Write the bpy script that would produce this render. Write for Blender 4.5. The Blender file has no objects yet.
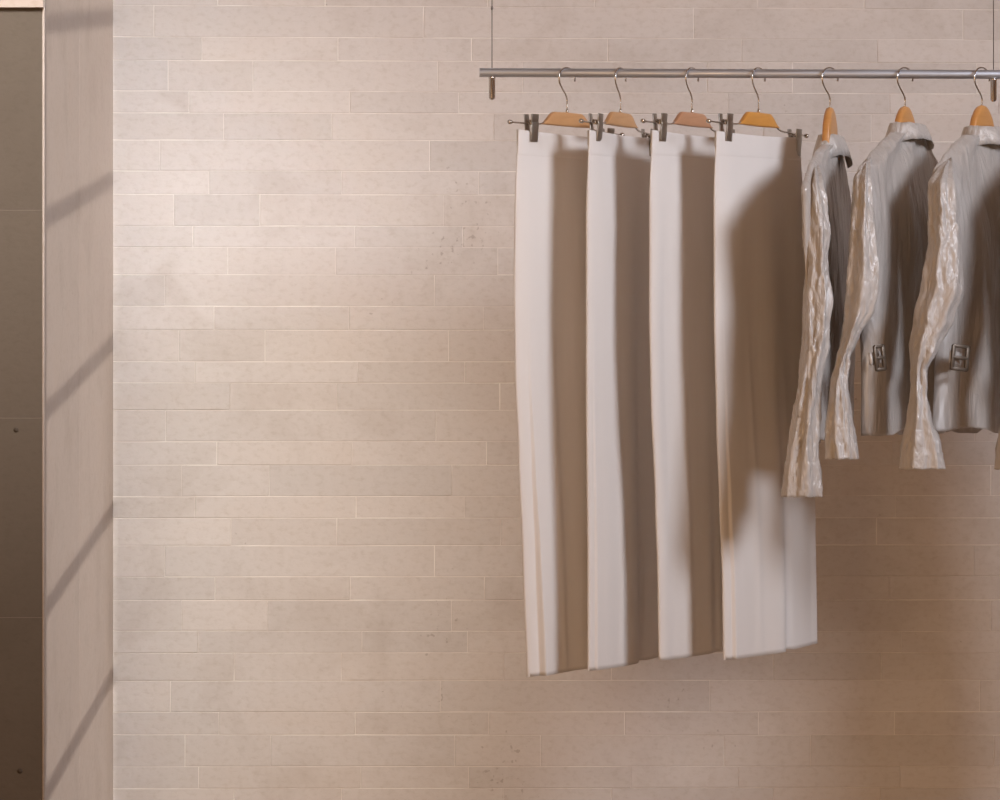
import bpy, bmesh, math, random
from mathutils import Vector, noise, Matrix
random.seed(7)
PI = math.pi
D, F, ZC = 8.0, 4210.0, 1.15          # camera to rail, focal length (px), camera height
YW = 0.80                              # back wall plane
scene = bpy.context.scene
C = scene.collection

# ------------------------------------------------------------------ helpers
def at(px, py, y):
    s = D + y
    return Vector(((px-500)/F*s, y, ZC+(400-py)/F*s))

class Plane:
    """vertical plane through (xc,0) turned by th; local u along it, n facing the viewer's side"""
    def __init__(self, px, th):
        self.xc = (px-500)/F*D; self.c = math.cos(math.radians(th)); self.s = math.sin(math.radians(th))
        self.u = Vector((self.c, self.s, 0)); self.n = Vector((self.s, -self.c, 0)); self.th = math.radians(th)
    def hit(self, px, py):
        k = (px-500)/F
        s = (self.xc*self.s - D*self.c)/(k*self.s - self.c)
        return Vector((k*s, s-D, ZC+(400-py)/F*s))
    def p(self, u, w, z):
        return Vector((self.xc, 0, z)) + self.u*u + self.n*w

def interp(tab, t):
    if t <= tab[0][0]: return tab[0][1]
    for (a, va), (b, vb) in zip(tab, tab[1:]):
        if t <= b:
            k = (t-a)/(b-a); k = k*k*(3-2*k)*0.5 + k*0.5
            return va + (vb-va)*k
    return tab[-1][1]
def sm(a, b, x):
    x = max(0, min(1, (x-a)/(b-a))); return x*x*(3-2*x)

def obj(name, bm, mat, parent=None, smooth=True, org=None):
    me = bpy.data.meshes.new(name)
    bmesh.ops.recalc_face_normals(bm, faces=bm.faces)
    if org is not None: bmesh.ops.translate(bm, vec=-Vector(org), verts=bm.verts)
    elif parent is not None: bmesh.ops.translate(bm, vec=-root_loc(parent), verts=bm.verts)
    bm.to_mesh(me); bm.free()
    if smooth:
        for p in me.polygons: p.use_smooth = True
    o = bpy.data.objects.new(name, me); C.objects.link(o)
    me.materials.append(mat)
    if parent is not None: o.parent = parent
    elif org is not None: o.location = org
    return o
def root_loc(o):
    v = Vector((0,0,0))
    while o is not None: v += o.location; o = o.parent
    return v
def thing(name, label, cat, loc, group=None):
    o = bpy.data.objects.new(name, None); C.objects.link(o); o.empty_display_size = .05
    o.location = loc; o['label'] = label; o['category'] = cat
    if group: o['group'] = group
    return o
def struct(name, bm, mat, smooth=False, parent=None):
    o = obj(name, bm, mat, parent, smooth)
    if parent is None: o['kind'] = 'structure'
    return o
def box(bm, lo, hi, bev=0):
    g = bmesh.ops.create_cube(bm, size=1)
    lo, hi = Vector(lo), Vector(hi)
    for v in g['verts']: v.co = Vector([(lo[i]+hi[i])/2 + v.co[i]*(hi[i]-lo[i]) for i in range(3)])
    if bev:
        es = {e for v in g['verts'] for e in v.link_edges}
        bmesh.ops.bevel(bm, geom=list(es), offset=bev, segments=2, affect='EDGES', profile=.5)
def obox(bm, c, ax, half, bev=0):
    """box with centre c, axes ax (three unit vectors), half sizes"""
    b2 = bmesh.new(); box(b2, [-h for h in half], half, bev)
    m = Matrix((ax[0], ax[1], ax[2])).transposed()
    for v in b2.verts: v.co = Vector(c) + m @ v.co
    merge(bm, b2)
def merge(bm, b2):
    me = bpy.data.meshes.new('tmp'); b2.to_mesh(me); b2.free(); bm.from_mesh(me); bpy.data.meshes.remove(me)
def tube(bm, pts, r, seg=12, caps=True):
    pts = [Vector(p) for p in pts]; rings = []
    up = None
    for i, p in enumerate(pts):
        t = (pts[min(i+1, len(pts)-1)] - pts[max(i-1, 0)]).normalized()
        if up is None:
            a = Vector((0,0,1)) if abs(t.z) < .9 else Vector((0,1,0))
            up = (a - t*a.dot(t)).normalized()
        else: up = (up - t*up.dot(t)).normalized()
        b = t.cross(up); rr = r[i] if isinstance(r, (list, tuple)) else r
        rings.append([bm.verts.new(p + (up*math.cos(2*PI*k/seg) + b*math.sin(2*PI*k/seg))*rr) for k in range(seg)])
    for a, b in zip(rings, rings[1:]):
        for k in range(seg): bm.faces.new((a[k], a[(k+1)%seg], b[(k+1)%seg], b[k]))
    if caps: bm.faces.new(rings[0][::-1]); bm.faces.new(rings[-1])
def loft(bm, rings, closed=True, cap=True):
    vr = [[bm.verts.new(p) for p in r] for r in rings]
    n = len(vr[0])
    for a, b in zip(vr, vr[1:]):
        for k in range(n if closed else n-1):
            bm.faces.new((a[k], a[(k+1)%n], b[(k+1)%n], b[k]))
    if cap and closed: bm.faces.new(vr[0][::-1]); bm.faces.new(vr[-1])
def catmull(pts, n=8):
    out = []; P = [pts[0]] + list(pts) + [pts[-1]]
    for i in range(1, len(P)-2):
        a, b, c, d = [Vector(q) for q in P[i-1:i+3]]
        for k in range(n):
            t = k/n
            out.append(.5*((2*b)+(c-a)*t+(2*a-5*b+4*c-d)*t*t+(3*b-a-3*c+d)*t**3))
    out.append(Vector(pts[-1])); return out

# ------------------------------------------------------------------ materials
def mat(name, col, rough=.6, metal=0, spec=.5):
    m = bpy.data.materials.new(name); m.use_nodes = True
    b = m.node_tree.nodes['Principled BSDF']
    b.inputs['Base Color'].default_value = (*col, 1); b.inputs['Roughness'].default_value = rough
    b.inputs['Metallic'].default_value = metal; b.inputs['Specular IOR Level'].default_value = spec
    return m, m.node_tree, b
def nd(t, kind, **kw):
    n = t.nodes.new(kind)
    for k, v in kw.items():
        if k in n.inputs: n.inputs[k].default_value = v
        else: setattr(n, k, v)
    return n
def noise_of(t, scale, detail=4, vec=None, rough=.5, mapscale=None, dist=0):
    tc = nd(t, 'ShaderNodeTexCoord'); mp = nd(t, 'ShaderNodeMapping')
    if mapscale: mp.inputs['Scale'].default_value = mapscale
    t.links.new(tc.outputs['Object'], mp.inputs[0])
    n = nd(t, 'ShaderNodeTexNoise'); n.inputs['Scale'].default_value = scale; n.inputs['Detail'].default_value = detail
    n.inputs['Roughness'].default_value = rough; n.inputs['Distortion'].default_value = dist
    t.links.new(mp.outputs[0], n.inputs['Vector']); return n
def ramp(t, src, stops):
    r = nd(t, 'ShaderNodeValToRGB'); e = r.color_ramp.elements
    while len(e) < len(stops): e.new(.5)
    for k, (p, c) in enumerate(stops): e[k].position = p; e[k].color = (*c, 1)
    t.links.new(src, r.inputs[0]); return r
def mul(t, a, b, fac=1.0):
    m = nd(t, 'ShaderNodeMix', data_type='RGBA', blend_type='MULTIPLY'); m.inputs[0].default_value = fac
    t.links.new(a, m.inputs[6]); t.links.new(b, m.inputs[7]); return m.outputs[2]
def bump(t, b, src, strength, dist):
    n = nd(t, 'ShaderNodeBump'); n.inputs['Strength'].default_value = strength; n.inputs['Distance'].default_value = dist
    t.links.new(src, n.inputs['Height']); 
    if b.inputs['Normal'].links:
        t.links.new(b.inputs['Normal'].links[0].from_socket, n.inputs['Normal'])
    t.links.new(n.outputs[0], b.inputs['Normal'])

# limestone courses: per-stone tint from a colour attribute
def stone_mat(name, base, pits=True, bstr=.25):
    m, t, b = mat(name, base, .72, 0, .35)
    at_ = nd(t, 'ShaderNodeAttribute', attribute_name='tint')
    cl = noise_of(t, 5, 5, rough=.6, dist=.4)
    r1 = ramp(t, cl.outputs['Fac'], [(.3, (.90, .88, .86)), (.5, (1, 1, 1)), (.72, (1.0, .982, .965))])
    rgb = nd(t, 'ShaderNodeRGB'); rgb.outputs[0].default_value = (*base, 1)
    c = mul(t, rgb.outputs[0], at_.outputs['Color']); c = mul(t, c, r1.outputs[0])
    fine = noise_of(t, 60, 6, rough=.65, mapscale=(1, 1, 1.6))
    r2 = ramp(t, fine.outputs['Fac'], [(.28, (.90, .88, .85)), (.5, (1, 1, 1)), (1, (1.03, 1.03, 1.03))])
    c = mul(t, c, r2.outputs[0])
    if pits:
        big = noise_of(t, 4.0, 3); spot = noise_of(t, 95, 2, rough=.4)
        add = nd(t, 'ShaderNodeMath', operation='MULTIPLY'); t.links.new(big.outputs['Fac'], add.inputs[0]); t.links.new(spot.outputs['Fac'], add.inputs[1])
        r3 = ramp(t, add.outputs[0], [(.44, (1, 1, 1)), (.49, (.70, .66, .62))])
        c = mul(t, c, r3.outputs[0], .8)
    t.links.new(c, b.inputs['Base Color'])
    bump(t, b, fine.outputs['Fac'], bstr, .002); bump(t, b, cl.outputs['Fac'], .3, .006)
    return m
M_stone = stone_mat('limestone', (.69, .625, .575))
M_mortar, t, b = mat('pale_mortar', (.80, .72, .63), .9)
nn = noise_of(t, 9, 3); r = ramp(t, nn.outputs['Fac'], [(.35, (.70, .62, .56)), (.6, (.90, .84, .77))]); t.links.new(r.outputs[0], b.inputs['Base Color'])
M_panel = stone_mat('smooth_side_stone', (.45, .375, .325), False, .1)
M_shaded = stone_mat('stone_with_shade', (.090, .066, .046), True, .2)  # the shade on the pier front is put into this stone's colour
M_joint, t, b = mat('tan_joint', (.15, .115, .09), .9)
nn = noise_of(t, 9, 3); r = ramp(t, nn.outputs['Fac'], [(.3, (.13, .10, .078)), (.7, (.17, .13, .10))]); t.links.new(r.outputs[0], b.inputs['Base Color'])
M_plaster, t, b = mat('plaster', (.60, .50, .42), .9)
nn = noise_of(t, 6, 4); r = ramp(t, nn.outputs['Fac'], [(.3, (.56, .46, .39)), (.7, (.63, .53, .45))]); t.links.new(r.outputs[0], b.inputs['Base Color'])
M_floor, t, b = mat('floor_stone', (.38, .28, .20), .55)
nn = noise_of(t, 3, 5); r = ramp(t, nn.outputs['Fac'], [(.3, (.34, .25, .18)), (.7, (.42, .31, .22))]); t.links.new(r.outputs[0], b.inputs['Base Color'])

def metal(name, col, rough, sc=(200, 4, 4)):
    m, t, b = mat(name, col, rough, 1)
    n = noise_of(t, 3, 2, mapscale=sc)
    r = ramp(t, n.outputs['Fac'], [(.3, (rough*.8,)*3), (.7, (rough*1.3,)*3)]); t.links.new(r.outputs[0], b.inputs['Roughness'])
    return m
M_rail = metal('brushed_aluminium', (.56, .58, .63), .52, (4, 200, 200))
M_chrome = metal('polished_steel', (.62, .58, .54), .18, (20, 20, 20))
M_clip = metal('dark_clip_steel', (.40, .37, .33), .35, (30, 30, 30))
M_wire = metal('steel_wire', (.25, .22, .20), .45, (20, 20, 20))

def wood(name, dark, light):
    m, t, b = mat(name, light, .42)
    n = noise_of(t, 9, 5, mapscale=(1, 1, 9), dist=1.2)
    r = ramp(t, n.outputs['Fac'], [(.25, dark), (.7, light)]); t.links.new(r.outputs[0], b.inputs['Base Color'])
    bump(t, b, n.outputs['Fac'], .08, .001)
    b.inputs['Coat Weight'].default_value = .26; b.inputs['Coat Roughness'].default_value = .3
    return m
M_wood_tan = wood('tan_beech', (.52, .27, .115), (.60, .33, .15))
M_wood_pink = wood('pale_beech', (.46, .23, .12), (.54, .28, .155))
M_wood_amber = wood('amber_beech', (.58, .25, .045), (.68, .31, .06))
M_wood_coat = wood('orange_beech', (.54, .24, .065), (.62, .29, .085))

M_wool, t, b = mat('white_wool', (.76, .71, .665), .85, 0, .2)
n1 = noise_of(t, 900, 2); bump(t, b, n1.outputs['Fac'], .12, .0006)
n2 = noise_of(t, 3, 3, mapscale=(3, 3, .4)); bump(t, b, n2.outputs['Fac'], .5, .006)
r = ramp(t, n2.outputs['Fac'], [(.3, (.74, .69, .65)), (.7, (.78, .73, .69))]); t.links.new(r.outputs[0], b.inputs['Base Color'])
b.inputs['Sheen Weight'].default_value = .15

def satin(name, hi=.5):
    m, t, b = mat(name, (.50, .45, .42), .36, .05, .65)
    a = noise_of(t, 16, 5 if hi > .3 else 2, mapscale=(1.4, 1.4, .45), rough=.55, dist=1.0)
    f = noise_of(t, 60, 3, mapscale=(1, 1, .35) if hi > .3 else (1, 1, .18), rough=.55, dist=.3)
    fl = nd(t, 'ShaderNodeMath', operation='ABSOLUTE'); s = nd(t, 'ShaderNodeMath', operation='SUBTRACT')
    t.links.new(a.outputs['Fac'], s.inputs[0]); s.inputs[1].default_value = .5; t.links.new(s.outputs[0], fl.inputs[0])
    r = ramp(t, f.outputs['Fac'], [(.3, (.49, .44, .40)), (.7, (.58, .53, .49))] if hi > .3 else [(.3, (.43, .385, .35)), (.7, (.53, .48, .44))]); t.links.new(r.outputs[0], b.inputs['Base Color'])
    bump(t, b, f.outputs['Fac'], (.5 if hi > .3 else .45), .007); bump(t, b, fl.outputs[0], .50 if hi > .3 else .32, .03)
    rr = ramp(t, a.outputs['Fac'], [(.3, (.27 if hi > .3 else .30,)*3), (.7, (.45,)*3)]); t.links.new(rr.outputs[0], b.inputs['Roughness'])
    b.inputs['Sheen Weight'].default_value = .2
    return m
M_satin = satin('crinkled_satin', .5)
M_satin_body = satin('smoother_satin', .29)
M_buckle, t, b = mat('buckle_bronze', (.14, .11, .085), .4, .6)  # base colour darkened for the shade the buckles hang in
nn = noise_of(t, 40, 2); bump(t, b, nn.outputs['Fac'], .1, .001)

# ------------------------------------------------------------------ back wall, one mesh of coursed stones
SW = (D+YW)/F
tops = [(-25,-21),(5,9.5),(36.5,39.8),(60,63),(90.6,93.8),(112.6,114.6),(139.7,142),(170.5,172.5),(194,196),(225.6,227),(247,248.3),
        (274.4,275.5),(306,307),(329.6,330.4),(361.4,362),(382.7,383),(410,410.2),(441.5,441.3),(465,465),(496.5,495.6),(518,517.7),
        (545.5,545),(576.8,575.8),(600.3,599.8),(630.7,631.4),(652.8,652.6),(680.9,680),(712,711.6),(734.7,735),(766.6,766),(788.6,787.3)]
J = [[218,325],[154],[202,338],[168,253],[189,350],[224,332],[160],[209,342],[174,260],[193,355],[228,336],[165],[214,349],[179,265],
     [195,358],[230,337],[166],[217,352],[182,269],[195,356],[231,337],[165],[215,350],[182,268],[198,362],[234,341.5],[170.5],[219,355],
     [185,271],[199,361],[234,341.5]]
# the same five-course module carries on above and below the frame
HM = [27.6, 31.4, 23, 31.4, 22]
top2, J2 = list(tops), list(J)
y = 788.6; k = 30
while y < 1000:
    y += HM[k % 5]; k += 1; top2.append((y, y-1)); J2.append([j for j in J[25 + (k % 5)]])
y = -25; k = 0
pre, prj = [], []
while y > -860:
    k -= 1; y -= HM[k % 5]; pre.insert(0, (y, y+4)); prj.insert(0, J[5 + (k % 5)])
top2 = pre + top2; J2 = prj + J2
bm = bmesh.new(); tint = bm.loops.layers.float_color.new('tint')
def wz(px, c):
    yl, yr = c; y = yl + (yr-yl)*(px-115)/885
    return (px-500)*SW, ZC + (400-y)*SW
rw = random.Random(3)
for i in range(len(top2)-1):
    c0, c1 = top2[i], top2[i+1]
    xs = sorted({round(j + 269.7*m_ , 1) for j in J2[i] for m_ in range(-4, 6)})
    xs = [x for x in xs if 60 < x < 1530]; xs = [60] + xs + [1530]
    for a, b_ in zip(xs, xs[1:]):
        if a < 113 and b_ < 114: pass
        g0, g1, g2, g3 = [rw.choice((.12, .2, .35, .45)) for _ in range(4)]
        fy = YW + rw.uniform(-.0006, .0006); ch = .0009
        P = [wz(a+g0, (c1[0]-g2, c1[1]-g2)), wz(b_-g1, (c1[0]-g2, c1[1]-g2)), wz(b_-g1, (c0[0]+g3, c0[1]+g3)), wz(a+g0, (c0[0]+g3, c0[1]+g3))]
        ox = [(1,1),(-1,1),(-1,-1),(1,-1)]
        fr = [bm.verts.new((p[0]+o[0]*ch, fy+rw.uniform(-.0003,.0003), p[1]+o[1]*ch)) for p, o in zip(P, ox)]
        md = [bm.verts.new((p[0], fy+.0007, p[1])) for p in P]
        bk = [bm.verts.new((p[0], YW+.012, p[1])) for p in P]
        fs = [bm.faces.new(fr)]
        for u_, v_ in ((fr, md), (md, bk)):
            for k_ in range(4): fs.append(bm.faces.new((u_[k_], v_[k_], v_[(k_+1)%4], u_[(k_+1)%4])))
        v = rw.gauss(1, .028); w = rw.gauss(0, .004)
        for f_ in fs:
            for l in f_.loops: l[tint] = (v+w, v, v-w*1.2, 1)
wall = struct('wall_back', bm, M_stone)
bm = bmesh.new()
box(bm, ((60-500)*SW, YW+.0009, 0), ((1530-500)*SW, YW+.16, 3.95)); 
mo = obj('mortar_bed', bm, M_mortar, wall, False)
def paint_tint(o, v=(1,1,1,1)):
    a = o.data.color_attributes.new('tint', 'FLOAT_COLOR', 'CORNER')
    for d in a.data: d.color = v

# ------------------------------------------------------------------ left pier: lit side, front with shade in its colour, beam over the front
XP = (44-500)/F*(D+YW)*.8485; YP = (D+YW)*.8485 - D
CEIL = 3.9
bm = bmesh.new(); tl = bm.loops.layers.float_color.new('tint')
zj = [0] + [at(0, yy, YP).z for yy in (818, 617.5, 418, 210, -10, -200, -400)] + [CEIL]
zj = sorted(z for z in zj if z >= 0)
rp = random.Random(5)
# side face slabs (x = XP), with an upright joint half-way
ym = at(79, 400, 0).x and -0.02
for a, b_ in zip([YP+.006, YP+.63], [YP+.63, YW+.02]):
    z0, z1 = 0, CEIL
    box(bm, (XP-.05, a+.0008, z0), (XP, b_-.0008, z1), .001)
for f_ in bm.faces:
    v = 1.0 + (.02 if f_.calc_center_median().y > YP+.63 else -.02)
    for l in f_.loops: l[tl] = (v, v, v*.99, 1)
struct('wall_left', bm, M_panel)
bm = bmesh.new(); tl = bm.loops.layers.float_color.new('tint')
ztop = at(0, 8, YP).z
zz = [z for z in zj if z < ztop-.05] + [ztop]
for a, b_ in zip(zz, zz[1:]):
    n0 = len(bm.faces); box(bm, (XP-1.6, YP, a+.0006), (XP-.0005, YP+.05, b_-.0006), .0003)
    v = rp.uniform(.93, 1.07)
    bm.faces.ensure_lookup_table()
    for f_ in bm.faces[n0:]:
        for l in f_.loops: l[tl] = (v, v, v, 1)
fr = struct('wall_left_front', bm, M_shaded)
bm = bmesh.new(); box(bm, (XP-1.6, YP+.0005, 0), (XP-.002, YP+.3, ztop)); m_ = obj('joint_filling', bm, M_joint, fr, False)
# thin bright arris bead up the corner of the pier
bm = bmesh.new(); tube(bm, [(XP-.0012, YP+.0012, 0), (XP-.0012, YP+.0012, CEIL)], .0026, 8); paint_tint(struct('trim_1', bm, M_panel, True))
bm = bmesh.new(); box(bm, (XP-1.6, YP-.012, ztop), (XP-.0003, YP+.3, CEIL), .0005); o = struct('trim_2', bm, M_panel); paint_tint(o, (.85, .80, .77, 1))
# round recessed studs on the pier front
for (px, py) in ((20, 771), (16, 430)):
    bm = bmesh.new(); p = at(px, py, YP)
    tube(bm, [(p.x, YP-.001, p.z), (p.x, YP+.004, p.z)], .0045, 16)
    o = obj('round_stud', bm, M_shaded, None, True, p); paint_tint(o, (.6, .55, .5, 1))
    o['label'] = 'small dark round stud %s on the shade-darkened pier front' % ('low down, near the bottom edge,' if py > 600 else 'at mid height')
    o['category'] = 'stud'

# ------------------------------------------------------------------ right wall with an added slatted opening for the pier's shadow bands, floor, ceiling
XR = 4.5
SL = 1.35                                  # sun slope dy/dx
wy1 = YW - (XR-XP)*SL; wy0 = YP - (XR-XP)*SL - .12
bm = bmesh.new(); zb, zt = .6, 2.8
box(bm, (XR, wy1, 0), (XR+.12, YW+.16, CEIL)); box(bm, (XR, wy0-.35, 0), (XR+.12, wy0, CEIL))
box(bm, (XR, wy0, 0), (XR+.12, wy1, zb)); box(bm, (XR, wy0, zt), (XR+.12, wy1, CEIL))  # opening placed so the added sun reaches just the pier side
struct('wall_right', bm, M_plaster)
TE = math.tan(math.radians(4)); drop = (XR-XP)*math.sqrt(1+SL*SL)*TE
win = None
bands = [(-175,-148), (21.5,14.5), (217,177), (411,340), (609,507), (796,672), (985,838)]
wf = thing('band_slats_1', '', '', (XR, (wy0+wy1)/2, zb)); del wf['label']; del wf['category']; wf['kind'] = 'structure'  # unseen slats, added to cast the diagonal bands on the pier
for i, (a, b_) in enumerate(bands):
    za = at(0, a, YP).z + drop; zb_ = at(0, b_, YW).z + drop
    bm = bmesh.new(); d = Vector((0, wy1-wy0-.12, zb_-za)); L = d.length; d.normalize()
    cz = Vector((XR+.02, (wy0+.12+wy1)/2, (za+zb_)/2))
    obox(bm, cz, (Vector((1,0,0)), d, Vector((0,-d.z,d.y))), (.004, L/2+.14, .017))
    obj('shadow_slat', bm, M_plaster, wf, False)
bm = bmesh.new(); box(bm, (-2.9, -9, -.1), (XR+.12, YW+.16, 0)); struct('floor', bm, M_floor)
bm = bmesh.new(); box(bm, (-2.9, -9, CEIL), (XR+.12, YW+.16, CEIL+.1)); struct('ceiling', bm, M_plaster)

# ------------------------------------------------------------------ rail
def rail_z(px): return 0
rl, rr_ = at(479.5, 72.6, 0), at(1430, 75.98, 0)
RR = .0086
rail = thing('clothes_rail', 'long brushed silver clothes rail hanging on thin wires above the garments', 'rail', rl)
bm = bmesh.new()
tube(bm, [rl, rl+(rr_-rl).normalized()*.0008, rr_-(rr_-rl).normalized()*.0008, rr_], [RR*.93, RR, RR, RR*.93], 40)
obj('rail_tube', bm, M_rail, rail)
def railpt(px): return rl + (rr_-rl)*((px-479.5)/(1430-479.5))
for px in (492, 993.5):
    p = railpt(px); bm = bmesh.new()
    z0 = p.z-RR*.8; rad = .0062
    prof = [(z0, .0068), (z0-.004, .0068), (z0-.0045, rad), (z0-.040, rad), (z0-.043, rad*.85), (z0-.045, rad*.4), (z0-.0452, .0005)]
    loft(bm, [[Vector((p.x+r_*math.cos(2*PI*k/20), r_*math.sin(2*PI*k/20), z_)) for k in range(20)] for z_, r_ in prof])
    obj('cable_gripper', bm, M_chrome, rail)
    bm = bmesh.new(); tube(bm, [(p.x, 0, p.z), (p.x, 0, CEIL)], .0009, 6); obj('wire', bm, M_wire, rail)
    if px < 500:
        bm = bmesh.new(); f_ = at(491.5, 8, 0).z; tube(bm, [(p.x, 0, f_-.004), (p.x, 0, f_), (p.x, 0, f_+.004)], [.0014, .0026, .0014], 8); obj('ferrule', bm, M_wire, rail)

# ------------------------------------------------------------------ hangers
def hook_pts(pl, ztop, stem_px, stem_y0, stem_y1):
    """shape of the swivel hook in its own plane (u,z), around the rail"""
    a, b_ = .0245, .0195
    zc = ztop - b_ + .0022
    pts = []
    for k in range(22):
        ph = math.radians(-13) + math.radians(193)*k/21
        pts.append((a*math.cos(ph), zc + b_*math.sin(ph)))
    pts += [(-a*.93, zc-.010), (-a*.60, zc-.021), (-a*.20, zc-.031), (0, zc-.041), (0, zc-.05), (0, stem_y1)]
    return pts
def make_hook(root, pl, stem_z, col=M_chrome):
    ztop = rail0.z + RR
    bm = bmesh.new()
    P = [pl.p(u, 0, z) for u, z in hook_pts(pl, ztop, 0, 0, stem_z)]
    P = catmull(P, 3)
    tube(bm, P, .00155, 10)
    h = obj('hook', bm, col, root)
    bm = bmesh.new(); tube(bm, [P[0]-Vector((0,0,.0008)), P[0]+Vector((0,0,.0012))], .0021, 10); obj('hook_tip', bm, col, h)
    return h

def clip(root, pl, u, z, near):
    """sprung metal trouser clip: two jaws, thumb tabs, spring"""
    g = bmesh.new(); up = Vector((0,0,1))
    tilt = (up*.996 + pl.n*.09).normalized(); nn_ = (pl.n*.996 - up*.09).normalized()
    obox(g, pl.p(u, .0100, z-.0165), (pl.u, nn_, tilt), (.0105, .0014, .0185), .0008)
    obox(g, pl.p(u, .0112, z+.009), (pl.u, nn_, tilt), (.0105, .0012, .0085), .0008)
    obox(g, pl.p(u, .0090, z+.0005), (pl.u, nn_, tilt), (.0050, .0016, .0020), .0006)
    o = obj('clip', g, M_clip, root)
    g = bmesh.new(); t2 = (up*.996 - pl.n*.09).normalized(); n2_ = (pl.n*.996 + up*.09).normalized()
    obox(g, pl.p(u, -.0075, z-.006), (pl.u, n2_, t2), (.0068, .0012, .024), .0008); obj('rear_jaw', g, M_clip, o)
    g = bmesh.new()
    pts = []
    for k in range(60):
        a = 2*PI*k/12; pts.append(pl.p(u-.006+.012*k/59, .0042*math.cos(a), z+.002+.0042*math.sin(a)))
    tube(g, pts, .0010, 6); obj('spring', g, M_chrome, o)
    return o

def clip_hanger(cx, th, zbar, wood_m, label, top_y, halfw=.078, half_bar=.186):
    DR = .008
    pl = Plane(cx, th)
    root = thing('clip_hanger', label, 'hanger', Vector((pl.xc, 0, zbar)), 'trouser hangers with clips')
    zt = ZC + (400-top_y)/F*D; zb_ = zbar + .000
    # wooden yoke: bowed top, sloping ends, slightly curved underside, rounded edges
    bm = bmesh.new(); N = 40
    rings = []
    for k in range(N+1):
        s = -1 + 2*k/N; u = s*halfw
        top = zt - (zt-zb_-.004)*(sm(.50, 1.0, abs(s))**.9) - .0025*s*s
        bot = zb_ - .0015*(1-s*s) + .001
        th_ = .0062*(1-.35*abs(s)**3); zc_ = (top+bot)/2; hh = (top-bot)/2
        ring = []
        for q in range(16):
            a = 2*PI*q/16; ca, sa = math.cos(a), math.sin(a)
            ring.append(pl.p(u, th_*math.copysign(abs(ca)**.45, ca), zc_ + hh*math.copysign(abs(sa)**.45, sa)))
        rings.append(ring)
    loft(bm, rings); obj('wooden_yoke', bm, wood_m, root)
    make_hook(root, pl, zt-.004)
    bm = bmesh.new(); tube(bm, [pl.p(0,0,zt-.001), pl.p(0,0,zt+.003), pl.p(0,0,zt+.0075)], [.0030, .0028, .0018], 10); obj('ferrule', bm, M_chrome, root)
    bm = bmesh.new(); z = zbar
    P = [pl.p(-half_bar, 0, z), pl.p(-halfw-.012, 0, z), pl.p(-halfw+.01, 0, z+.004), pl.p(-halfw+.03, 0, z+.005), pl.p(halfw-.03, 0, z+.005), pl.p(halfw-.01, 0, z+.004), pl.p(halfw+.012, 0, z-DR*.5), pl.p(half_bar, 0, z-DR)]
    tube(bm, catmull(P, 5), .0017, 8); cb = obj('crossbar', bm, M_chrome, root)
    for s in (-1, 1):
        bm = bmesh.new()
        e = pl.p(s*half_bar, 0, z-(DR if s > 0 else 0)); d = pl.u*s
        tube(bm, [e-d*.003, e-d*.002, e+d*.003, e+d*.005], [.002, .0044, .0044, .003], 12); obj('end_knob', bm, M_chrome, cb)
        clip(root, pl, s*(half_bar-(.060 if s < 0 else .050)), z-(.015 if s > 0 else 0), s < 0)
    return root, pl

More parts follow.
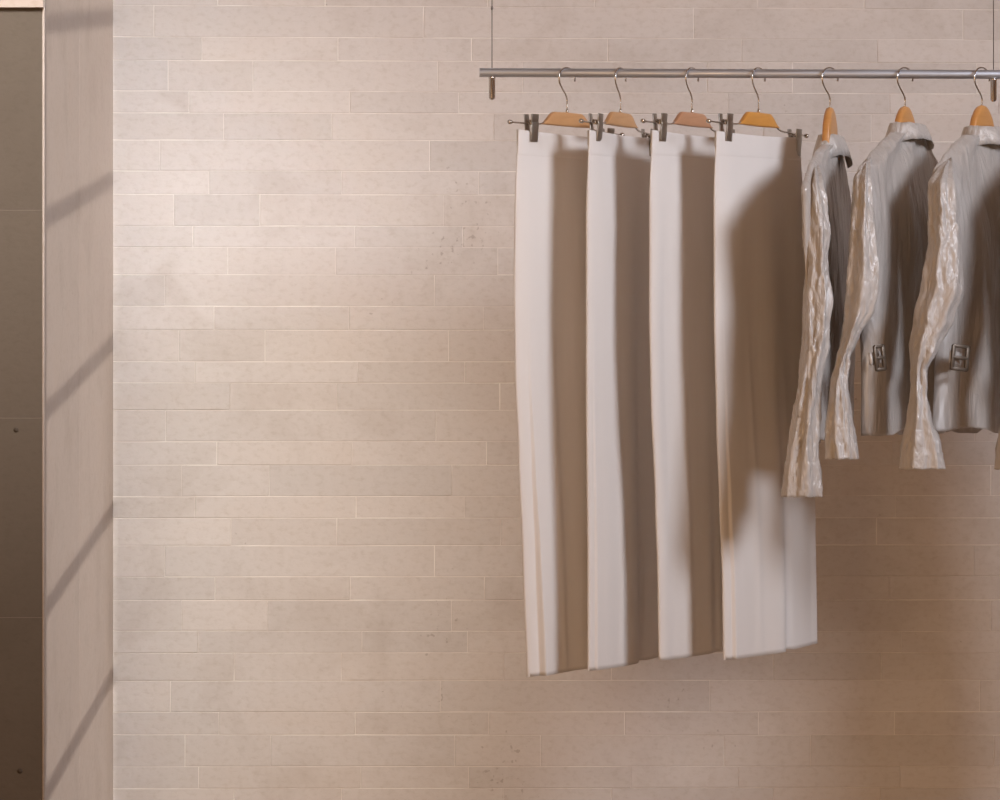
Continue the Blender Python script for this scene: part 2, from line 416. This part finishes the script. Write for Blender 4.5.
# ------------------------------------------------------------------ trousers
def trousers(cx, th, left, right, ytl, ytr, ybl, ybr, label, strip, kink, seed, ph):
    """left/right: silhouette tables (fraction down, px); ytl.. photo rows of the waist and hem at both sides"""
    pl = Plane(cx, th); NU, NT = 190, 100
    rnd = random.Random(seed)
    f1, f2, f3 = rnd.uniform(0, 6), rnd.uniform(0, 6), rnd.uniform(0, 6)
    def edge(t):
        a = pl.hit(interp(left, t), ytl + (ybl-ytl)*t); b_ = pl.hit(interp(right, t), ytr + (ybr-ytr)*t)
        return a, b_
    def wfront(s, t):
        lens = .022*(max(0, 4*s*(1-s)))**.5*(.45+.55*sm(0, .18, t))
        e = sm(0, .12, s)*sm(0, .12, 1-s)
        w = lens + e*(.0030+.0020*t)*math.sin(2*PI*(1.5*s)+f1+.5*t)*sm(.04, .4, t) + e*.0012*math.sin(2*PI*3.1*s+f2+.9*t)*sm(.03, .3, t)
        w += .004*e*noise.noise(Vector((s*3+seed, t*2.2, seed*1.7)))
        # pressed centre crease of the near leg
        w += .0018*math.exp(-((s-ph)/.030)**2)*sm(.25, .7, t)
        # opening fold beside the leading edge
        s0, hh, t0 = strip
        w += hh*sm(t0, 1.0, t)*sm(s0-.006, s0+.006, s)*(1-.8*sm(.25, 1, s))
        ks, kd = kink
        w -= kd*sm(.35, 1, t)*math.exp(-((s-ks)/.05)**2)
        return w
    def wback(s, t): return -.020*(max(0, 4*s*(1-s)))**.6*(.45+.55*sm(0, .18, t))
    def ring(t, off=0.0):
        a, b_ = edge(t); out = []
        for k in range(NU+1):
            s = k/NU; s = .5-.5*math.cos(PI*s)*.35 - .5*(1-2*s)*.65
            p = a + (b_-a)*s + pl.n*(wfront(s, t)+off)
            if t > .995: p.z += kink[1]*.35*math.exp(-((s-kink[0])/.05)**2)
            if t < .03: p.z -= .004*math.sin(PI*s)*(1-t/.03) 
            out.append(p)
        for k in range(NU-1, 0, -1):
            s = k/NU; s = .5-.5*math.cos(PI*s)*.35 - .5*(1-2*s)*.65
            p = a + (b_-a)*s + pl.n*(wback(s, t)-off)
            if t < .03: p.z -= .004*math.sin(PI*s)*(1-t/.03)
            out.append(p)
        return out
    a0, _ = edge(0)
    root = thing('trousers', label, 'trousers', Vector((pl.xc, 0, a0.z)), 'white trousers hung by the waist')
    T0 = .046
    ts = [T0 + (1-T0)*k/NT for k in range(NT+1)]
    rings = [ring(t) for t in ts]
    # turned-up hem inside: the shell continues a little inward and upward so that the opening reads hollow
    last = rings[-1]; cen = sum(last, Vector())/len(last)
    inner = [p - (pl.n*(p-cen).dot(pl.n))*.25 + Vector((0,0,.0005)) for p in last]
    inner2 = [p + Vector((0,0,.06)) for p in inner]
    bm = bmesh.new(); loft(bm, rings + [inner, inner2], True, False); obj('trouser_legs', bm, M_wool, root)
    bm = bmesh.new()
    tw = [0, .0015, .006, .015, .025, .035, .042, .046, .0475]
    ow = [0, .0006, .0008, .0008, .0008, .0008, .0007, .0004, -.0003]
    lw = [ring(t, o_) for t, o_ in zip(tw, ow)]
    inn = [p - pl.n*(.003 if i_ <= NU else -.003) for i_, p in enumerate(ring(0, 0))]
    inn2 = [p - Vector((0,0,.03)) for p in inn]
    loft(bm, [inn2, inn] + lw, True, False); obj('waistband', bm, M_wool, root)
    return root, pl

rail0 = railpt(700)
# tables: (fraction down, px)
TR = [
 dict(cx=567, th=51, left=[(0,518),(.12,515),(.28,513.8),(.45,515),(.6,518.5),(.8,523),(1,527)], right=[(0,616),(.2,617),(1,613)],
      y=(129.5,138,677,659), strip=(.085,.0150,.28), kink=(.62,.004), seed=3, ph=.3),
 dict(cx=620.5, th=64, left=[(0,589),(.15,586.5),(.5,586.5),(.8,588),(1,588)], right=[(0,652),(.3,655),(1,660)],
      y=(130,138,671,655), strip=(.042,.0045,.1), kink=(.60,.006), seed=5, ph=.3),
 dict(cx=692, th=58.5, left=[(0,652),(.12,649.5),(.35,649.5),(.5,651),(.7,655.5),(.85,658),(1,659)], right=[(0,733),(.3,737),(1,741)],
      y=(130,138,661,645), strip=(.5,.0,.5), kink=(.55,.005), seed=9, ph=.28),
 dict(cx=758.5, th=57, left=[(0,716),(.12,713.8),(.35,714.2),(.55,716.5),(.7,719.5),(.85,722.5),(1,723.5)], right=[(0,800),(.15,803),(.4,807),(.7,813.5),(1,815.5)],
      y=(131,137.5,660,643), strip=(.052,.0075,.3), kink=(.56,.009), seed=12, ph=.27),
]
HL = ['tan wooden clip hanger holding the leftmost white trousers', 'tan wooden clip hanger second from left, turned most edge-on',
      'pinkish pale wooden clip hanger holding the third trousers from the left', 'amber orange wooden clip hanger over the rightmost white trousers']
TL = ['leftmost white wide-leg trousers, next to bare stone wall', 'second white trousers from left, narrow and half shaded',
      'third white trousers from left, between the narrow pair and the rightmost pair', 'rightmost white trousers, beside the jackets, with a large slanting shadow']
HW = [M_wood_tan, M_wood_tan, M_wood_pink, M_wood_amber]
for i, d_ in enumerate(TR):
    ytl, ytr, ybl, ybr = d_['y']
    rt, pl = trousers(d_['cx'], d_['th'], d_['left'], d_['right'], ytl, ytr, ybl, ybr, TL[i], d_['strip'], d_['kink'], d_['seed'], d_['ph'])
    clip_hanger(d_['cx'], d_['th'], ZC+(400-126.5)/F*D, HW[i], HL[i], 112.5, (.080,.076,.078,.078)[i], (.172,.176,.188,.188)[i])

# ------------------------------------------------------------------ jackets
def ridged(v): return 1-abs(2*noise.noise(v))
def crinkle(p, k, seed):
    q = Vector((p[0]*k, p[1]*k, p[2]*k*.38)) + Vector((seed*7.3, seed*3.1, 0))
    return ridged(q)*.5 + ridged(q*2.3)*.35 + ridged(q*5)*.15

def coat_hanger(pl, zt, label, wid=.165, dw=.05):
    root = thing('coat_hanger', label, 'hanger', Vector((pl.xc, 0, zt)), 'wooden coat hangers under the jackets')
    bm = bmesh.new(); rings = []; N = 40; zl = zt-.088
    for k in range(N+1):
        u_ = -1 + 2*k/N; u = u_*.050
        top = zt - .040*abs(u_)**2.1 - .012*abs(u_)**10
        zc_ = (top+zl)/2; hh = (top-zl)/2; tk = .0088*(1-.25*abs(u_)**4)
        rings.append([pl.p(u, tk*math.copysign(abs(math.cos(2*PI*q/16))**.55, math.cos(2*PI*q/16)),
                      zc_ + hh*math.copysign(abs(math.sin(2*PI*q/16))**.55, math.sin(2*PI*q/16))) for q in range(16)])
    loft(bm, rings); body = obj('wooden_body', bm, M_wood_coat, root)
    for sg in (-1, 1):
        bm = bmesh.new(); rings = []
        for k in range(21):
            q_ = k/20; u = sg*(.03 + (wid-.03)*q_); zc_ = zt-.078-.050*q_; rr = .008+.002*math.sin(PI*q_)
            rings.append([pl.p(u, rr*.8*math.cos(2*PI*q/14), zc_+rr*math.sin(2*PI*q/14)) for q in range(14)])
        loft(bm, rings); obj('hanger_arm', bm, M_wood_coat, root)
    make_hook(root, Plane(500+pl.xc/D*F, 48), zt-.004)
    return root

def outline_tube(tab, ydep, tk, seed, amp, nseg=56, nrow=120, folds=3, lean=0.0, ytop=None):
    """tab: rows (py, xl, xr) ; returns rings of a crumpled sleeve"""
    rings = []
    y0, y1 = tab[0][0], tab[-1][0]
    L = [(r[0], r[1]) for r in tab]; R = [(r[0], r[2]) for r in tab]
    for i in range(nrow+1):
        t = i/nrow; py = y0 + (y1-y0)*t
        xl, xr = interp(L, py), interp(R, py)
        yd = ydep + lean*t
        if ytop is not None: yd = ytop + (yd-ytop)*sm(0, .10, t)**.5
        c = at((xl+xr)/2, py, yd); a = (xr-xl)/2/F*(D+yd); b_ = tk*(.75+.25*math.sin(PI*t))*(1 if t < .85 else 1.0)
        b_ = min(b_, a*1.3+.012)*(.25+.75*sm(0, .07, t))
        ring = []
        for k in range(nseg):
            ph = 2*PI*k/nseg; ca, sa = math.cos(ph), math.sin(ph)
            dirv = Vector((ca, sa, 0))
            q = Vector((ca*1.3, sa*1.3, c.z*7.0))+Vector((seed*5.1, 0, 0))
            side = abs(ca)**3                              # keep the silhouette close to the outline
            d = amp*1.25*(crinkle(Vector((ca*.05, sa*.05, c.z)), 36, seed)-.62)
            f = amp*1.15*(1-2*abs(math.sin(.5*(folds*2*ph + seed + 2.2*noise.noise(Vector((c.z*3, seed, 0))) + 2.0*noise.noise(Vector((ca, sa, c.z*4+seed)))))))*(.55+.45*noise.noise(Vector((ca*.6, c.z*6, seed))))
            d = (d+f)*(1-.45*side)
            zoff = .002*noise.noise(Vector((ca*2, sa*2, c.z*20+seed)))
            ring.append(c + Vector((ca*(a-amp*.3), sa*b_, 0)) + dirv*d + Vector((0, 0, zoff)))
        rings.append(ring)
    return rings

def shell_end(rings, inset=.85, up=.02):
    last = rings[-1]; cen = sum(last, Vector())/len(last)
    inn = [cen + (p-cen)*inset for p in last]
    return rings + [inn, [p + Vector((0,0,up)) for p in inn]]

def jacket(cx, th, body, label, seed, sleeve, cuff_h, collar, buckle, thick=.045, hang=None, far=True):
    pl = Plane(cx, th)
    z0 = pl.hit(cx, body[0][0]).z
    root = thing('jacket', label, 'jacket', Vector((pl.xc, 0, z0)), 'crinkled satin jackets')
    # body
    NU, NT = 96, 130
    y0, y1 = body[0][0], body[-1][0]
    L = [(r[0], r[1]) for r in body]; R = [(r[0], r[2]) for r in body]
    rings = []
    for i in range(NT+1):
        t = i/NT; t2 = t**1.25; py = y0+(y1-y0)*t2
        a = pl.hit(interp(L, py), py); b_ = pl.hit(interp(R, py), py)
        b_.z = a.z = (a.z+b_.z)/2
        wd = (b_-a).length; tk = min(thick*(.45+.55*sm(0, .35, t2)), .012+wd*.16)
        f_, g_ = [], []
        for k in range(NU):
            ph = 2*PI*k/NU; ca, sa = math.cos(ph), math.sin(ph)
            s = .5+.5*ca; pw = math.copysign(abs(sa)**.75, sa)
            p = a+(b_-a)*s
            wv = .006*math.sin(9*s+seed*2+1.5*noise.noise(Vector((s*2, p.z*3, seed))))*sm(.1, .5, t2)
            wv += .006*(crinkle(Vector((s*.35, 0 if sa > 0 else 1, p.z*.8)), 13, seed)-.6) + .012*noise.noise(Vector((s*5, seed, p.z*3)))
            w = tk*pw*(1.0 if sa > 0 else .35) + wv*abs(sa)**.5*(1 if sa > 0 else -1)
            p = p + pl.n*w
            p.z += (.006*math.sin(6*s*2+seed) + .004*noise.noise(Vector((s*9, seed, 0))))*sm(.9, 1, t2)
            f_.append(p)
        rings.append(f_)
    bm = bmesh.new()
    loft(bm, shell_end(rings, .93, .05), True, False)
    bd = obj('jacket_body', bm, M_satin_body, root)
    # near sleeve and its turned cuff
    rows, ydep, tk, lean = sleeve
    nr = 150; rg = outline_tube(rows, ydep, tk, seed, .0075, 64, nr, 3, lean, pl.hit((rows[0][1]+rows[0][2])/2, rows[0][0]).y - .022)
    cut = int(nr*(1-cuff_h))
    bm = bmesh.new(); loft(bm, rg[:cut+1], True, False)
    bm.verts.ensure_lookup_table(); bm.faces.new([bm.verts[k] for k in range(64)])
    sl = obj('sleeve', bm, M_satin, root)
    bm = bmesh.new()
    cf = []
    for j, r_ in enumerate(rg[cut-1:]):
        cen = sum(r_, Vector())/len(r_); k_ = .992 if j == 0 else 1.03
        cf.append([cen+(p-cen)*k_ for p in r_])
    loft(bm, shell_end(cf, .90, .03), True, False); obj('cuff', bm, M_satin, sl)
    # far sleeve, hanging behind
    if far:
        e = pl.p(.185, -.012, 0); fx = 500+e.x/(D+e.y)*F
        yt = rows[0][0]+8; fr_ = [(yt, fx-7, fx+6), (yt+40, fx-14, fx+10), (yt+140, fx-14, fx+10), (yt+225, fx-12, fx+9), (yt+250, fx-13, fx+9)]
        rg = outline_tube(fr_, e.y, .04, seed+20, .005, 40, 80, 3, -.01)
        bm = bmesh.new(); loft(bm, shell_end(rg), True, False); bm.verts.ensure_lookup_table(); bm.faces.new([bm.verts[k] for k in range(40)])
        obj('sleeve', bm, M_satin, root)
    # folded collar: open strip round the neck, stand inside, fall outside
    ccx, cyt, cyb, ru, rn, ph0, ph1, tipdrop = collar
    cc = pl.hit(ccx, cyt); zt = cc.z; zb_ = ZC+(400-cyb)/F*D
    bm = bmesh.new(); rings = []
    NP = 60
    for k in range(NP+1):
        q = k/NP; ph = math.radians(ph0+(ph1-ph0)*q); ca, sa = math.cos(ph), math.sin(ph)
        tip = max(0, abs(q-.5)*2-.55)/.45
        dl = 1 + tipdrop*2.5*max(0, math.cos(ph-math.radians(235))); base = Vector((cc.x, cc.y, 0)) + pl.u*(ru*ca) + pl.n*(rn*sa)
        out = (pl.u*(ca*rn)+pl.n*(sa*ru)).normalized()
        h = zt-zb_; wob = .003*math.sin(9*q+seed)+.003*noise.noise(Vector((q*8, seed, 2)))
        st = [(-.006, -h*.95), (-.004, -h*.55), (-.003, -h*.12), (0, 0), (.004, -.0015), (.008, -h*.25*dl), (.013, -h*.6*dl), (.0165+tip*.008, -h*(dl+.35*tip))]
        row = [base + out*(o_+wob*(j/7)) + Vector((0,0, zt + dz - .004*tip + .0015*noise.noise(Vector((q*14, j, seed))))) for j, (o_, dz) in enumerate(st)]
        row2 = [p - out*.0018 for p in row[4:]][::-1]
        rings.append(row + row2)
    loft(bm, rings, True, True); obj('collar', bm, M_satin, root)
    # side tab with a buckle
    if buckle:
        bx_, by_, w_, h_, off, tl_ = buckle
        P0 = pl.hit(bx_ - off*pl.s/D*F, by_); c = P0 + pl.n*off
        up = Vector((0,0,1)); bu = (pl.u*.45+Vector((1,0,0))*.55).normalized(); au = (bu*math.cos(tl_)+up*math.sin(tl_)); av = (up*math.cos(tl_)-bu*math.sin(tl_)); bn = Vector((bu.y, -bu.x, 0))
        bm = bmesh.new()
        pts = []
        for k in range(30):
            s = k/29; pts.append(s)
        rr2 = []
        for s in pts:
            uu = -.020+.040*s; q = c + au*uu + bn*(-.012*s*s*2 + .001*math.sin(20*s))
            rr2.append([q + av*(.0115*a_) + bn*b2 for a_, b2 in ((-1,-.002),(-.5,-.0005),(.5,-.0005),(1,-.002),(1,-.004),(-1,-.004))])
        loft(bm, rr2); st = obj('waist_tab', bm, M_satin, root)
        bm = bmesh.new()
        for sx in (-1, 1): obox(bm, c+au*(w_*sx)+bn*.002, (au, bn, av), (.0040, .0028, h_), .0015)
        for sz in (-1, 0, 1): obox(bm, c+av*((h_-.002)*sz)+bn*.002, (au, bn, av), (w_+.002, .0028, .0034), .0012)
        obj('buckle', bm, M_buckle, st)
    coat_hanger(pl, ZC+(400-hang[0])/F*D, hang[1], hang[2], .050)
    return root, pl

J1 = jacket(830, 76, [(147,823,838),(158,815,842),(172,809,845),(195,803,848),(230,804,848),(300,806,848),(400,809,847),(440,812,846)],
    'leftmost satin jacket, seen almost edge-on next to the white trousers', 2,
    ([(160,814,817),(170,808,822),(185,804,824),(200,803,829),(235,802,832),(265,806,829),(300,802,834),(345,801,829),(385,797,822),(420,792,821),(450,787,820),(475,783,822),(497,781,822)], -.245, .040, -.02),
    .10, (831.5,135.5,156,.058,.018,12,335,.16), None, .030, (107, 'orange wooden coat hanger seen edge-on in the leftmost jacket', .14))
J2_ = jacket(905, 65, [(135,891,922),(148,879,929),(160,869,935),(175,858,941),(192,853,943),(240,858,944),(300,862,945),(360,864,945),(432,863,946)],
    'middle satin jacket with flipped collar and a buckle half hidden by its sleeve', 4,
    ([(158,868,871),(166,860,871),(178,853,872),(200,852,874),(240,848,878),(285,845,882),(312,843,876),(335,841,861),(358,836,851),(385,829,849),(412,826,853),(440,823,858),(459,824,860)], -.245, .042, -.03),
    .10, (908,124,140,.061,.027,12,335,.20), (877.5,358,.0085,.023,.048,.12), .045, (106, 'orange wooden coat hanger, second of the three above the jackets', .14))
J3 = jacket(982, 60, [(138,962,1008),(150,951,1014),(162,942,1020),(176,933,1028),(195,929,1030),(240,934,1030),(300,936,1030),(360,936,1031),(400,934,1031),(430,932,1031)],
    'right-hand satin jacket with square buckle at the side and flared cuff', 6,
    ([(158,948,952),(168,937,954),(182,928,956),(200,927,958),(240,926,962),(290,919,966),(320,911,955),(345,909,941),(370,910,928),(395,910,928),(420,907,933),(445,902,942),(469,900,946)], -.245, .042, -.035),
    .12, (985,127.5,145.5,.064,.030,12,335,.16), (957,358,.0155,.023,.058,-.10), .048, (105, 'orange wooden coat hanger, rightmost in view, above the buckled jacket', .14))

# a fourth jacket mostly beyond the right edge: copies of the third
def dup(root, dx, label):
    r = root.copy(); C.objects.link(r); r.location = r.location + Vector((dx, 0, 0)); r['label'] = label
    for ch in list(root.children):
        c = ch.copy(); C.objects.link(c); c.parent = r
        for g in ch.children:
            g2 = g.copy(); C.objects.link(g2); g2.parent = c
    return r
dx = 92/F*D
dup(J3[0], dx, 'satin jacket at the far right edge, only its cuff tip in view')
h3 = [o for o in C.objects if o.name.startswith('coat_hanger')][-1]
dup(h3, dx, 'orange wooden coat hanger beyond the right edge of the photo')

# one unseen pair added further along the rail, to shade the lower right wall
t4 = [o for o in C.objects if o.name.startswith('trousers')][-1]; h4 = [o for o in C.objects if o.name.startswith('clip_hanger')][-1]
for k_, dpx in enumerate((430,)):
    w_ = ['nearer', 'farther'][k_]
    dup(t4, dpx/F*D, 'unseen white trousers added along the rail beyond the right edge, to shade the wall')
    dup(h4, dpx/F*D, 'clip hanger of the added unseen trousers beyond the right edge')

# ------------------------------------------------------------------ light
def area(name, loc, tgt, size, power, col):
    l = bpy.data.lights.new(name, 'AREA'); l.shape = 'DISK'; l.size = size; l.energy = power; l.color = col
    o = bpy.data.objects.new(name, l); C.objects.link(o); o.location = loc
    o.rotation_euler = (Vector(tgt)-Vector(loc)).to_track_quat('-Z', 'Y').to_euler(); return o
key = area('key_light', (3.8, -3.9, 3.35), (-.1, .3, 1.75), 1.5, 32, (.91, .965, 1.09)); key.data.spread = math.radians(70)
area('warm_fill', (-1.7, -6.2, 1.3), (.1, .3, 1.0), 2.2, 82, (1, .67, .40))
sp = bpy.data.lights.new('wall_spot', 'SPOT'); sp.energy = 440; sp.color = (.95, .97, .98); sp.shadow_soft_size = .35
sp.spot_size = math.radians(40); sp.spot_blend = 1.0
spo = bpy.data.objects.new('wall_spot', sp); C.objects.link(spo); spo.location = (-.72, -2.5, 3.0)
spo.rotation_euler = (Vector((-1.05, .8, .95))-spo.location).to_track_quat('-Z', 'Y').to_euler()
sun = bpy.data.lights.new('band_sun', 'SUN'); sun.energy = 1.7; sun.angle = math.radians(.13); sun.color = (1, .94, .88)  # added sun lamp, lights the pier side through the slats
so = bpy.data.objects.new('band_sun', sun); C.objects.link(so)
so.rotation_euler = Vector((-1, SL, -math.sqrt(1+SL*SL)*TE)).to_track_quat('-Z', 'Y').to_euler()
w = bpy.data.worlds.new('World'); scene.world = w; w.use_nodes = True
bg = w.node_tree.nodes['Background']; bg.inputs[0].default_value = (1.0, .66, .44, 1); bg.inputs[1].default_value = .26

cam = bpy.data.cameras.new('camera'); cam.lens = 36*F/1000; cam.sensor_width = 36; cam.clip_end = 100
co = bpy.data.objects.new('camera', cam); C.objects.link(co); co.location = (0, -D, ZC); co.rotation_euler = (PI/2, 0, 0)
scene.camera = co
scene.view_settings.view_transform = 'Standard'; scene.view_settings.look = 'None'
scene.view_settings.exposure = 0; scene.view_settings.gamma = 1
